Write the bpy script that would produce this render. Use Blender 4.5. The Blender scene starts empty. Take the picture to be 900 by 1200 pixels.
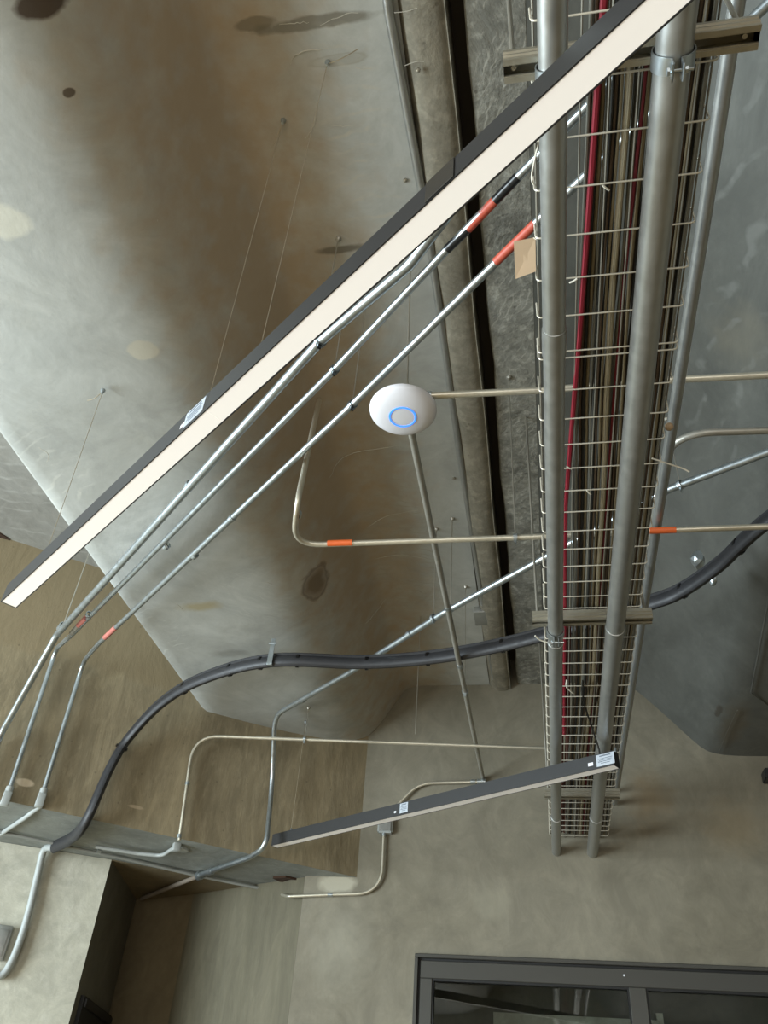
import bpy, bmesh, math, random
from mathutils import Vector, Matrix
random.seed(7)
SC = bpy.context.scene
COL = SC.collection
V = Vector

# ---------------------------------------------------------------- camera
YAW, PITCH, ROLL, F = 0.215381, 0.676666, 0.085837, 967.3
cy, sy, cp, sp, cr, sr = math.cos(YAW), math.sin(YAW), math.cos(PITCH), math.sin(PITCH), math.cos(ROLL), math.sin(ROLL)
r0 = V((cy, sy, 0)); f0 = V((-sy*cp, cy*cp, sp)); u0 = V((sy*sp, -cy*sp, cp))
RGT = cr*r0 + sr*u0; UPV = -sr*r0 + cr*u0; FWD = f0
EYE = V((0, 0, 1.6))
cd = bpy.data.cameras.new('camera'); cam = bpy.data.objects.new('camera', cd); COL.objects.link(cam)
cd.sensor_fit = 'VERTICAL'; cd.sensor_height = 36; cd.sensor_width = 27; cd.lens = F/1200*36
cd.clip_start = 0.02; cd.clip_end = 100
cam.matrix_world = Matrix(((RGT.x, UPV.x, -FWD.x, EYE.x), (RGT.y, UPV.y, -FWD.y, EYE.y), (RGT.z, UPV.z, -FWD.z, EYE.z), (0, 0, 0, 1)))
SC.camera = cam

# ---------------------------------------------------------------- light
w = bpy.data.worlds.new('world'); SC.world = w; w.use_nodes = True
bg = w.node_tree.nodes['Background']; bg.inputs[0].default_value = (0.94, 0.97, 1.0, 1); bg.inputs[1].default_value = .75

def area(name, loc, target, sx, sy_, power, col):
    l = bpy.data.lights.new(name, 'AREA'); l.shape = 'RECTANGLE'; l.size = sx; l.size_y = sy_
    l.energy = power; l.color = col
    o = bpy.data.objects.new(name, l); COL.objects.link(o); o.location = loc
    o.rotation_euler = (V(target)-V(loc)).to_track_quat('-Z', 'Y').to_euler()
    return o
area('window_daylight_left', (-5.6, -0.4, 1.9), (0, 0.4, 2.4), 4.6, 3.0, 660, (0.80, 0.93, 1.0))
area('added_fill_behind', (0.3, -5.2, 1.7), (0, 0, 2.1), 5.0, 3.0, 90, (1.0, 0.94, 0.84))  # added warm fill lamp, for an unseen opening behind the camera

SC.view_settings.view_transform = 'Standard'; SC.view_settings.look = 'None'
SC.view_settings.gamma = 1; SC.view_settings.exposure = 0.38
try: SC.view_settings.use_curve_mapping = False
except Exception: pass

# ---------------------------------------------------------------- measuring helpers (photo pixel -> point on a known plane)
def ray(x, y): return RGT*((x-450)/F) + UPV*(-(y-600)/F) + FWD
def atz(x, y, z): d = ray(x, y); return EYE + d*((z-EYE.z)/d.z)
def aty(x, y, Y): d = ray(x, y); return EYE + d*(Y/d.y)
WN = V((-.603, .798, 0)); W0 = V((-1.069, 5.0, 0)); WD = V((.798, .603, 0))     # oblique wall: normal, point, direction
def atw(x, y, off=0.0): d = ray(x, y); return EYE + d*((WN.dot(W0-EYE)-off)/WN.dot(d))

# ---------------------------------------------------------------- materials
def nt(name):
    m = bpy.data.materials.new(name); m.use_nodes = True
    t = m.node_tree; return m, t, t.nodes['Principled BSDF']
def rgb(h):
    h = h.lstrip('#'); c = [int(h[i:i+2], 16)/255 for i in (0, 2, 4)]
    return tuple((x/12.92 if x <= .04045 else ((x+.055)/1.055)**2.4) for x in c) + (1,)
def N(t, typ, **k):
    n = t.nodes.new(typ)
    for a, b in k.items(): setattr(n, a, b)
    return n
def plain(name, col, rough=.5, metal=0, bump=0, scale=60, spec=.5, vary=0.0):
    m, t, b = nt(name)
    b.inputs['Roughness'].default_value = rough; b.inputs['Metallic'].default_value = metal
    b.inputs['Specular IOR Level'].default_value = spec
    col = rgb(col) if isinstance(col, str) else col
    b.inputs['Base Color'].default_value = col
    tc = N(t, 'ShaderNodeTexCoord'); no = N(t, 'ShaderNodeTexNoise'); no.inputs['Scale'].default_value = scale; no.inputs['Detail'].default_value = 5
    t.links.new(tc.outputs['Object'], no.inputs['Vector'])
    if vary:
        mx = N(t, 'ShaderNodeMix', data_type='RGBA')
        mx.inputs[6].default_value = tuple(c*(1-vary) for c in col[:3])+(1,); mx.inputs[7].default_value = tuple(min(1, c*(1+vary)) for c in col[:3])+(1,)
        t.links.new(no.outputs[0], mx.inputs[0]); t.links.new(mx.outputs[2], b.inputs['Base Color'])
        mr = N(t, 'ShaderNodeMapRange'); mr.inputs[3].default_value = max(0, rough-.12); mr.inputs[4].default_value = rough+.15
        t.links.new(no.outputs[0], mr.inputs[0]); t.links.new(mr.outputs[0], b.inputs['Roughness'])
    if bump:
        bp = N(t, 'ShaderNodeBump'); bp.inputs['Strength'].default_value = bump; bp.inputs['Distance'].default_value = .002
        t.links.new(no.outputs[0], bp.inputs['Height']); t.links.new(bp.outputs[0], b.inputs['Normal'])
    return m
def concrete(name, c1, c2, c3, big=1.1, streak=(1, 1, 1), fine=.5, stains_and_shade=(), trowel=None, zone=None, bumps=.35, rough=.62, pits=0.0, mott=.14):
    """c1/c2 large cloudy mix, c3 small blotches; stains: (centre, radii, colour, strength, softness, ring); trowel: (mask centre, radii, colour) curved trowel sweeps; zone: (z0, z1, colour) pour above a height"""
    m, t, b = nt(name); L = t.links.new
    tc = N(t, 'ShaderNodeTexCoord'); co = tc.outputs['Object']
    mp = N(t, 'ShaderNodeMapping'); mp.inputs['Scale'].default_value = streak; L(co, mp.inputs[0])
    n1 = N(t, 'ShaderNodeTexNoise'); n1.inputs['Scale'].default_value = big; n1.inputs['Detail'].default_value = 6; n1.inputs['Roughness'].default_value = .6; n1.inputs['Distortion'].default_value = .6
    L(mp.outputs[0], n1.inputs['Vector'])
    r1 = N(t, 'ShaderNodeMapRange'); r1.inputs[1].default_value = .35; r1.inputs[2].default_value = .65; L(n1.outputs[0], r1.inputs[0])
    a = N(t, 'ShaderNodeMix', data_type='RGBA'); a.inputs[6].default_value = rgb(c1); a.inputs[7].default_value = rgb(c2); L(r1.outputs[0], a.inputs[0])
    n2 = N(t, 'ShaderNodeTexNoise'); n2.inputs['Scale'].default_value = big*9; n2.inputs['Detail'].default_value = 8; n2.inputs['Roughness'].default_value = .7; L(mp.outputs[0], n2.inputs['Vector'])
    r2 = N(t, 'ShaderNodeMapRange'); r2.inputs[1].default_value = .5; r2.inputs[2].default_value = .72; r2.inputs[4].default_value = fine; L(n2.outputs[0], r2.inputs[0])
    c = N(t, 'ShaderNodeMix', data_type='RGBA'); L(r2.outputs[0], c.inputs[0]); L(a.outputs[2], c.inputs[6]); c.inputs[7].default_value = rgb(c3)
    out = c.outputs[2]
    n4 = N(t, 'ShaderNodeTexNoise'); n4.inputs['Scale'].default_value = big*3.3; n4.inputs['Detail'].default_value = 10; n4.inputs['Roughness'].default_value = .72; n4.inputs['Distortion'].default_value = .9
    L(mp.outputs[0], n4.inputs['Vector'])
    r4 = N(t, 'ShaderNodeMapRange'); r4.inputs[1].default_value = .38; r4.inputs[2].default_value = .66; r4.inputs[3].default_value = 1-mott; r4.inputs[4].default_value = 1+mott*.9; L(n4.outputs[0], r4.inputs[0])
    c4 = N(t, 'ShaderNodeVectorMath', operation='SCALE'); L(out, c4.inputs[0]); L(r4.outputs[0], c4.inputs['Scale']); out = c4.outputs[0]
    n3 = N(t, 'ShaderNodeTexNoise'); n3.inputs['Scale'].default_value = 11; n3.inputs['Detail'].default_value = 7; L(co, n3.inputs['Vector'])
    if zone:
        sx = N(t, 'ShaderNodeSeparateXYZ'); L(co, sx.inputs[0])
        ad = N(t, 'ShaderNodeMath', operation='MULTIPLY_ADD'); L(n3.outputs[0], ad.inputs[0]); ad.inputs[1].default_value = .10; L(sx.outputs[2], ad.inputs[2])
        mr = N(t, 'ShaderNodeMapRange'); mr.inputs[1].default_value = zone[0]; mr.inputs[2].default_value = zone[1]; L(ad.outputs[0], mr.inputs[0])
        mr.inputs[4].default_value = .85
        z = N(t, 'ShaderNodeMix', data_type='RGBA'); L(mr.outputs[0], z.inputs[0]); L(out, z.inputs[6]); z.inputs[7].default_value = rgb(zone[2]); out = z.outputs[2]
    def ell(cen, rad, wob):
        q = N(t, 'ShaderNodeVectorMath', operation='SUBTRACT'); L(co, q.inputs[0]); q.inputs[1].default_value = cen
        q2 = N(t, 'ShaderNodeVectorMath', operation='DIVIDE'); L(q.outputs[0], q2.inputs[0]); q2.inputs[1].default_value = rad
        q3 = N(t, 'ShaderNodeVectorMath', operation='LENGTH'); L(q2.outputs[0], q3.inputs[0])
        s = N(t, 'ShaderNodeMath', operation='MULTIPLY_ADD'); L(n3.outputs[0], s.inputs[0]); s.inputs[1].default_value = wob
        sb = N(t, 'ShaderNodeMath', operation='SUBTRACT'); L(q3.outputs['Value'], sb.inputs[0]); sb.inputs[1].default_value = wob*.5; L(sb.outputs[0], s.inputs[2])
        return s.outputs[0]
    for (cen, rad, colr, stg, soft, ring) in stains_and_shade:
        d = ell(cen, rad, 1.1)
        mr = N(t, 'ShaderNodeMapRange'); mr.inputs[1].default_value = 1.0; mr.inputs[2].default_value = 1.0-soft; mr.inputs[3].default_value = 0; mr.inputs[4].default_value = stg; L(d, mr.inputs[0])
        fac = mr.outputs[0]
        if ring:
            m2 = N(t, 'ShaderNodeMapRange'); m2.inputs[1].default_value = 1.0-ring; m2.inputs[2].default_value = 1.0-ring*.6; m2.inputs[3].default_value = .35; m2.inputs[4].default_value = 1; L(d, m2.inputs[0])
            mu = N(t, 'ShaderNodeMath', operation='MULTIPLY'); L(fac, mu.inputs[0]); L(m2.outputs[0], mu.inputs[1]); fac = mu.outputs[0]
        x = N(t, 'ShaderNodeMix', data_type='RGBA'); L(fac, x.inputs[0]); L(out, x.inputs[6]); x.inputs[7].default_value = rgb(colr); out = x.outputs[2]
    hgt = n2.outputs[0]
    for (cen, rad, colr, sc, rot, stg) in (trowel or ()):
        d = ell(cen, rad, .9)
        mk = N(t, 'ShaderNodeMapRange'); mk.inputs[1].default_value = 1.0; mk.inputs[2].default_value = .6; L(d, mk.inputs[0])
        mp2 = N(t, 'ShaderNodeMapping'); mp2.inputs['Rotation'].default_value = (0, 0, rot); L(co, mp2.inputs[0])
        wv = N(t, 'ShaderNodeTexWave'); wv.bands_direction = 'Y'; wv.inputs['Scale'].default_value = sc; wv.inputs['Distortion'].default_value = 9; wv.inputs['Detail'].default_value = 3; wv.inputs['Detail Scale'].default_value = .8
        L(mp2.outputs[0], wv.inputs['Vector'])
        th = N(t, 'ShaderNodeMapRange'); th.inputs[1].default_value = .86; th.inputs[2].default_value = .98; L(wv.outputs[1], th.inputs[0])
        g = N(t, 'ShaderNodeMapRange'); g.inputs[1].default_value = .45; g.inputs[2].default_value = .62; L(n3.outputs[0], g.inputs[0])
        mu = N(t, 'ShaderNodeMath', operation='MULTIPLY'); L(th.outputs[0], mu.inputs[0]); L(mk.outputs[0], mu.inputs[1])
        mv = N(t, 'ShaderNodeMath', operation='MULTIPLY'); L(mu.outputs[0], mv.inputs[0]); L(g.outputs[0], mv.inputs[1])
        mw = N(t, 'ShaderNodeMath', operation='MULTIPLY'); L(mv.outputs[0], mw.inputs[0]); mw.inputs[1].default_value = stg
        x = N(t, 'ShaderNodeMix', data_type='RGBA'); L(mw.outputs[0], x.inputs[0]); L(out, x.inputs[6]); x.inputs[7].default_value = rgb(colr); out = x.outputs[2]
    if pits:
        vo = N(t, 'ShaderNodeTexVoronoi'); vo.inputs['Scale'].default_value = 14; L(co, vo.inputs['Vector'])
        pr = N(t, 'ShaderNodeMapRange'); pr.inputs[1].default_value = .10; pr.inputs[2].default_value = .05; pr.inputs[4].default_value = pits; L(vo.outputs[0], pr.inputs[0])
        x = N(t, 'ShaderNodeMix', data_type='RGBA'); L(pr.outputs[0], x.inputs[0]); L(out, x.inputs[6]); x.inputs[7].default_value = rgb('#3f3a30'); out = x.outputs[2]
    L(out, b.inputs['Base Color'])
    rr = N(t, 'ShaderNodeMapRange'); rr.inputs[3].default_value = rough-.1; rr.inputs[4].default_value = rough+.2; L(n1.outputs[0], rr.inputs[0]); L(rr.outputs[0], b.inputs['Roughness'])
    b.inputs['Specular IOR Level'].default_value = .35
    bp = N(t, 'ShaderNodeBump'); bp.inputs['Strength'].default_value = bumps; bp.inputs['Distance'].default_value = .004; L(hgt, bp.inputs['Height'])
    bp2 = N(t, 'ShaderNodeBump'); bp2.inputs['Strength'].default_value = bumps; bp2.inputs['Distance'].default_value = .03; L(n1.outputs[0], bp2.inputs['Height']); L(bp.outputs[0], bp2.inputs['Normal'])
    L(bp2.outputs[0], b.inputs['Normal'])
    return m

def p3(x, y, z): q = atz(x, y, z); return (q.x, q.y, q.z)
def under(x):
    for (xa, za), (xb, zb_) in zip(LP[:-1], LP[1:]):
        if xa >= x >= xb: return za+(zb_-za)*(xa-x)/(xa-xb)
    return 4.42 if x < LP[-1][0] else 4.185
LP = [(-.28, 4.185), (-.74, 4.183), (-.83, 4.16), (-.90, 4.07), (-.98, 3.94), (-1.07, 3.83), (-1.19, 3.76), (-1.36, 3.725), (-1.62, 3.705), (-1.95, 3.70)]
def g3(x, y):
    d = ray(x, y); t_ = .5
    while t_ < 12:
        q = EYE+d*t_
        if q.z > under(q.x): break
        t_ += .004
    return (q.x, q.y, q.z)
M = {}
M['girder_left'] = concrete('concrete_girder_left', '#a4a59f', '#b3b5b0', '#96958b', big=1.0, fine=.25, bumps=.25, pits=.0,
    stains_and_shade=[((-.84, 2.2, 4.0), (.42, 6, .6), '#a28a69', .75, .75, 0), (g3(370, 682), (.075, .12, .14), '#4d3d2b', .9, .3, .3), (g3(370, 682), (.05, .085, .11), '#6f5f49', .8, .5, 0), (g3(168, 408), (.05, .045, .2), '#c0bba9', .7, .2, 0),  # first entry: warm shade along the web, put into the colour as brown
            (g3(52, 2), (.08, .04, .6), '#3c2c1e', .9, .3, 0), (g3(82, 107), (.015, .012, .5), '#40301f', .8, .3, 0),
            (g3(235, 710), (.13, .05, .2), '#9c8f68', .7, .7, 0), (g3(10, 258), (.07, .07, .2), '#cfccbb', .6, .3, 0),
            (g3(370, 26), (.20, .022, .1), '#6f6a5c', .75, .3, 0), (g3(300, 28), (.07, .02, .1), '#6f6654', .7, .3, 0),
            (g3(395, 70), (.10, .02, .1), '#938d7c', .7, .3, .3), (g3(400, 292), (.10, .02, .1), '#5f584a', .75, .4, 0),
            (g3(270, 765), (.14, .05, .2), '#7d7d76', .6, .6, 0)],
    trowel=[(g3(60, 560), (.22, .35, .5), '#c4c4bb', 6, .6, .5), (g3(180, 740), (.2, .4, .5), '#c6c8c1', 7, .5, .6),
            (g3(300, 700), (.22, .3, .5), '#b9bab2', 12, -.9, .6), (g3(420, 180), (.16, .5, .3), '#bdb7a6', 5, 0, .6),
            (g3(470, 640), (.30, .9, .3), '#989384', 8, -.2, .6)])
M['slab_far_left'] = concrete('concrete_slab_far_left', '#8f8e88', '#7d7b74', '#a6a59e', big=1.6, fine=.3, trowel=[(p3(50, 600, 4.42), (.9, .9, .5), '#a3a39c', 3, -.3, .5)])
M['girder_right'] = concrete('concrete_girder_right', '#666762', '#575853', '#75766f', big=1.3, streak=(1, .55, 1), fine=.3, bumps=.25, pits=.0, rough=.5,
    stains_and_shade=[(p3(860, 850, 3.70), (.09, .35, .1), '#5d574a', .8, .6, 0), (p3(843, 840, 3.70), (.02, .08, .1), '#474239', .8, .3, 0), (p3(875, 440, 3.8), (.12, .2, .5), '#7d7869', .5, .8, 0),
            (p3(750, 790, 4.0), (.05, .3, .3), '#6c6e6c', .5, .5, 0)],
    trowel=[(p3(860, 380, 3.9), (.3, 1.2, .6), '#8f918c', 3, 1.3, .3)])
M['girder_right_strip'] = concrete('concrete_rough_strip', '#87867d', '#6c6b63', '#b4b3a8', big=3.2, mott=.3, fine=.75, bumps=.9, pits=.5,
    trowel=[(p3(600, 250, 4.18), (.2, 2.0, .3), '#b5b3a8', 12, 1.2, .5)])
M['rolled_edge'] = concrete('concrete_rolled_edge', '#857f70', '#777264', '#a39d8c', big=2.2, fine=.6, bumps=.7, pits=.4, mott=.24)
M['wall_oblique'] = concrete('concrete_wall_oblique', '#988b70', '#7f745d', '#b1a488', big=2.0, streak=(1.6, 1.6, .5), mott=.15, fine=.4, bumps=.35, zone=(3.80, 3.84, '#8d7f64'), pits=.35,
    stains_and_shade=[(tuple(atw(29, 917)), (.05, .05, .022), '#c9b9a0', .9, .3, 0), (tuple(atw(160, 946)), (.05, .05, .012), '#b8a68c', .8, .3, 0), (tuple(atw(128, 1000, 0)), (1.5, 1.2, .03), '#9c927b', .6, .8, 0)])
M['soffit'] = concrete('concrete_soffit', '#8d918c', '#7b7e79', '#a3a6a0', big=2.2, fine=.4)
M['wall_back'] = concrete('concrete_wall_back', '#817b6b', '#746e5e', '#8f8876', big=1.5, streak=(1, 1, .8), fine=.3, bumps=.25,
    stains_and_shade=[(tuple(aty(760, 935, 5)), (.16, .5, .22), '#7b6646', .55, .8, 0), (tuple(aty(860, 970, 5)), (.25, .5, .2), '#857457', .4, .8, 0), (tuple(aty(575, 1060, 5)), (.12, .5, .1), '#8f8a78', .4, .5, 0),
            (tuple(aty(400, 1110, 5)), (.22, .5, .3), '#a09c8c', .4, .9, 0), (tuple(aty(395, 1035, 5)), (.14, .5, .06), '#b0aa97', .8, .4, 0), (tuple(aty(640, 890, 5)), (.3, .5, .2), '#7d7460', .4, .8, 0)])
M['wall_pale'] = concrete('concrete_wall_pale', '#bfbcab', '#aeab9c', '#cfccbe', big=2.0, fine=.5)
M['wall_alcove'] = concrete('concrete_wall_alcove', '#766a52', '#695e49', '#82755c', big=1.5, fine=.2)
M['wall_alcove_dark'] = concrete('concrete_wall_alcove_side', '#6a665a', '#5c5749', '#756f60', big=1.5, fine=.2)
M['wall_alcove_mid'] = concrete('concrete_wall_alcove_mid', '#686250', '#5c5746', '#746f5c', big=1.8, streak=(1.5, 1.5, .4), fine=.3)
M['floor'] = concrete('floor_screed', '#a08a68', '#907b5b', '#ad9673', big=.8, fine=.3)
M['wall_plain'] = concrete('concrete_wall_plain', '#8d8778', '#7e7869', '#989282', big=1.0, fine=.3)
M['galv'] = plain('galvanised_steel', '#b4bcbf', .33, .9, .12, 40, vary=.14)
M['galv_dull'] = plain('dull_galvanised_steel', '#a6a7a3', .36, .72, .15, 30, vary=.18)
M['emt'] = plain('warm_zinc_conduit', '#ccc6b4', .36, .7, .1, 50, vary=.1)
M['emt_grey'] = plain('weathered_conduit', '#a3a096', .42, .6, .15, 40, vary=.2)
M['wire'] = plain('zinc_wire', '#dcd5c4', .4, .35, 0); M['long_wire'] = plain('shaded_zinc_wire', '#8c887c', .5, .5, 0)  # lengthwise wires: same zinc, with their shade put into a darker colour
M['strut'] = plain('strut_zinc', '#aaa595', .45, .7, .1, 60, vary=.12)
M['rod'] = plain('threaded_rod_zinc', '#b0aca0', .4, .8, .3, 400)
M['painted_brown'] = plain('brown_painted_conduit', '#80766a', .6, 0, .2, 40, vary=.1)
M['painted_pipe'] = plain('grey_painted_conduit', '#8f918c', .55, 0, .2, 40, vary=.1)
M['pale_fitting'] = plain('pale_fitting', '#a9aeac', .5, .1, .15, 40, vary=.1)
M['orange'] = plain('orange_marker_tape', '#d9642f', .45)
M['red_tape'] = plain('red_marker_tape', '#b5503c', .5)
M['pink_tape'] = plain('faded_red_tape', '#c0756a', .6)
M['black_tape'] = plain('black_marker_tape', '#1b1d1f', .3)
M['black_housing'] = plain('black_anodised_housing', '#2e2e2e', .42, .15, .05, 80)
M['rim_gloss'] = plain('glossy_black_cover', '#33322f', .18)
M['rim'] = plain('black_rim', '#191816', .5)
def opal(n, e):
    mm = plain(n, '#f1ece6', .42); q = mm.node_tree.nodes['Principled BSDF']; q.inputs['Emission Color'].default_value = (1, .95, .88, 1); q.inputs['Emission Strength'].default_value = e; return mm
M['diffuser'] = opal('opal_diffuser', .22); M['diffuser_dim'] = opal('opal_diffuser_dim', .05)
M['sticker'] = plain('silver_sticker', '#aeb4bb', .4, .2, 0, 40, vary=.1)
M['sticker_print'] = plain('sticker_print', '#5d6570', .6)
M['white'] = plain('white_plastic', '#dad9dd', .35)
M['ap_back'] = plain('ap_back_plate', '#c9c9c9', .5)
m, t, b = nt('blue_led_ring'); b.inputs['Base Color'].default_value = rgb('#2a6cff'); b.inputs['Emission Color'].default_value = rgb('#3f86ff'); b.inputs['Emission Strength'].default_value = 1.0; M['led'] = m
M['black_jacket'] = plain('black_cable_wrap', '#2a2a2c', .5, 0, .35, 30, vary=.2)
M['black_tie'] = plain('black_zip_tie', '#0e0e0f', .35)
M['dark'] = plain('dark_joint_filler', '#4d463b', .9)
M['cardboard'] = plain('cardboard_tag', '#b49a7c', .8, 0, .1, 40, vary=.08)
M['nylon'] = plain('natural_nylon', '#d8d2c2', .5)
M['frame'] = plain('dark_grey_aluminium', '#42413c', .42, .25, .03, 60)
M['gasket'] = plain('black_gasket', '#0f0f0e', .6)
M['steel_wire'] = plain('steel_cable', '#b9ad97', .35, .7)
M['ridge'] = plain('cement_ridge', '#b9b5a8', .8)
M['rust'] = plain('broken_concrete', '#3d2a1c', .95, 0, .8, 60, vary=.4)
m, t, b = nt('window_glass'); b.inputs['Base Color'].default_value = (.75, .8, .78, 1); b.inputs['Transmission Weight'].default_value = 1; b.inputs['Roughness'].default_value = 0.0; b.inputs['IOR'].default_value = 1.45; M['glass'] = m
CABCOL = {'red': '#861728', 'dark red': '#6d1a22', 'black': '#17160f', 'grey': '#77766c', 'taupe': '#75694f', 'brown': '#4a3a28', 'teal grey': '#56686c', 'white': '#c6c0ae', 'silver': '#a9abad', 'red brown': '#5e2c1e'}
for k, c in CABCOL.items(): M['cable_'+k] = plain('cable_'+k.replace(' ', '_'), c, .6, 0)

# ---------------------------------------------------------------- mesh helpers
def mesh(name, bm, mats, parent=None, smooth=False):
    bmesh.ops.recalc_face_normals(bm, faces=bm.faces)
    me = bpy.data.meshes.new(name); bm.to_mesh(me); bm.free()
    for mm in (mats if isinstance(mats, (list, tuple)) else [mats]): me.materials.append(M[mm] if isinstance(mm, str) else mm)
    if smooth:
        for p in me.polygons: p.use_smooth = True
        try: me.set_sharp_from_angle(angle=math.radians(38))
        except Exception: pass
    o = bpy.data.objects.new(name, me); COL.objects.link(o)
    if parent:
        o.parent = parent
        o.matrix_parent_inverse = Matrix.Identity(4)
        lo = root_offset(parent)
        me.transform(Matrix.Translation(-lo))
    return o
def root_offset(p):
    o = V((0, 0, 0))
    while p: o += V(p.location); p = p.parent
    return o
def struct(name, bm, mats, parent=None, smooth=False):
    o = mesh(name, bm, mats, parent, smooth)
    if not parent: o['kind'] = 'structure'
    return o
def thing(name, label, cat, loc, group=None):
    o = bpy.data.objects.new(name, None); COL.objects.link(o); o.empty_display_size = .05
    o.location = loc; o['label'] = label; o['category'] = cat
    if group: o['group'] = group
    return o
def tag(o, label, cat, group=None, kind=None):
    o['label'] = label; o['category'] = cat
    if group: o['group'] = group
    if kind: o['kind'] = kind
    return o
def origin_to(o, p):
    """move a top-level mesh's origin to p, shape stays"""
    p = V(p); o.data.transform(Matrix.Translation(-p)); o.location = p; return o
def box(bm, a, b_, mi=0):
    x0, y0, z0 = a; x1, y1, z1 = b_
    v = [bm.verts.new(p) for p in ((x0, y0, z0), (x1, y0, z0), (x1, y1, z0), (x0, y1, z0), (x0, y0, z1), (x1, y0, z1), (x1, y1, z1), (x0, y1, z1))]
    for f in ((0, 3, 2, 1), (4, 5, 6, 7), (0, 1, 5, 4), (1, 2, 6, 5), (2, 3, 7, 6), (3, 0, 4, 7)):
        bm.faces.new([v[i] for i in f]).material_index = mi
def obox(bm, c, ax, ay, az, hx, hy, hz, mi=0, bev=0):
    c = V(c); v = []
    for s in ((-1, -1, -1), (1, -1, -1), (1, 1, -1), (-1, 1, -1), (-1, -1, 1), (1, -1, 1), (1, 1, 1), (-1, 1, 1)):
        v.append(bm.verts.new(c + ax*(s[0]*hx) + ay*(s[1]*hy) + az*(s[2]*hz)))
    fs = []
    for f in ((0, 3, 2, 1), (4, 5, 6, 7), (0, 1, 5, 4), (1, 2, 6, 5), (2, 3, 7, 6), (3, 0, 4, 7)):
        q = bm.faces.new([v[i] for i in f]); q.material_index = mi; fs.append(q)
    if bev:
        es = list({e for f in fs for e in f.edges}); bmesh.ops.bevel(bm, geom=es, offset=bev, segments=2, affect='EDGES', profile=.5)
def prism(bm, poly, z0, z1, mi=0):
    a = [bm.verts.new((p[0], p[1], z0)) for p in poly]; b_ = [bm.verts.new((p[0], p[1], z1)) for p in poly]; n = len(poly)
    bm.faces.new(a[::-1]).material_index = mi; bm.faces.new(b_).material_index = mi
    for i in range(n): bm.faces.new((a[i], a[(i+1) % n], b_[(i+1) % n], b_[i])).material_index = mi
def extr(bm, prof, O0, A, B, D, l0, l1, mi=0, caps=True, steps=1):
    """profile (a,b) pairs in axes A,B swept along D from l0 to l1, closed"""
    O0 = V(O0); rings = []
    for k in range(steps+1):
        s = l0 + (l1-l0)*k/steps
        rings.append([bm.verts.new(O0 + A*a + B*b_ + D*s) for a, b_ in prof])
    n = len(prof)
    for k in range(steps):
        for i in range(n): bm.faces.new((rings[k][i], rings[k][(i+1) % n], rings[k+1][(i+1) % n], rings[k+1][i])).material_index = mi
    if caps:
        for rg in (rings[0][::-1], rings[-1]):
            try: bm.faces.new(rg).material_index = mi
            except Exception: pass
X, Y, Z = V((1, 0, 0)), V((0, 1, 0)), V((0, 0, 1))
def tube(bm, pts, r, seg=12, mi=0, flat=None, cap=True):
    """tube along points; flat=(rx,ry,upvector) for an oval section"""
    pts = [V(p) for p in pts]; n = len(pts); rings = []
    t0 = (pts[1]-pts[0]).normalized()
    up = Z if abs(t0.z) < .9 else X
    nrm = (up - t0*up.dot(t0)).normalized()
    for i in range(n):
        if i == 0: tg = t0
        elif i == n-1: tg = (pts[-1]-pts[-2]).normalized()
        else: tg = ((pts[i+1]-pts[i]).normalized() + (pts[i]-pts[i-1]).normalized()).normalized()
        nrm = (nrm - tg*nrm.dot(tg)).normalized(); bn = tg.cross(nrm)
        rr = r(i/(n-1)) if callable(r) else r
        a, c = (rr, rr) if not flat else flat
        rings.append([bm.verts.new(pts[i] + nrm*(math.cos(2*math.pi*k/seg)*c) + bn*(math.sin(2*math.pi*k/seg)*a)) for k in range(seg)])
    for i in range(n-1):
        for k in range(seg): bm.faces.new((rings[i][k], rings[i][(k+1) % seg], rings[i+1][(k+1) % seg], rings[i+1][k])).material_index = mi
    if cap: bm.faces.new(rings[0][::-1]).material_index = mi; bm.faces.new(rings[-1]).material_index = mi
def fillet(pts, R, n=8):
    pts = [V(p) for p in pts]; out = [pts[0]]
    for i in range(1, len(pts)-1):
        a, b_, c = pts[i-1], pts[i], pts[i+1]
        u, v = (a-b_), (c-b_); lu, lv = u.length, v.length; u.normalize(); v.normalize()
        ang = u.angle(v)
        rr = R[min(i-1, len(R)-1)] if isinstance(R, (list, tuple)) else R
        d = min(rr/math.tan(ang/2) if ang < 3.1 else 0, lu*.48, lv*.48)
        if d < 1e-4: out.append(b_); continue
        p0, p1 = b_+u*d, b_+v*d
        for k in range(n+1):
            s = k/n; out.append(p0*(1-s)**2 + b_*(2*s*(1-s)) + p1*s*s)
    out.append(pts[-1]); return out
def spline(pts, n=8):
    pts = [V(p) for p in pts]; P = [pts[0]*2-pts[1]] + pts + [pts[-1]*2-pts[-2]]; out = []
    for i in range(1, len(P)-2):
        for k in range(n):
            s = k/n; a, b_, c, d = P[i-1], P[i], P[i+1], P[i+2]
            out.append(.5*((2*b_) + (c-a)*s + (2*a-5*b_+4*c-d)*s*s + (3*b_-a-3*c+d)*s**3))
    out.append(pts[-1]); return out
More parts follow.
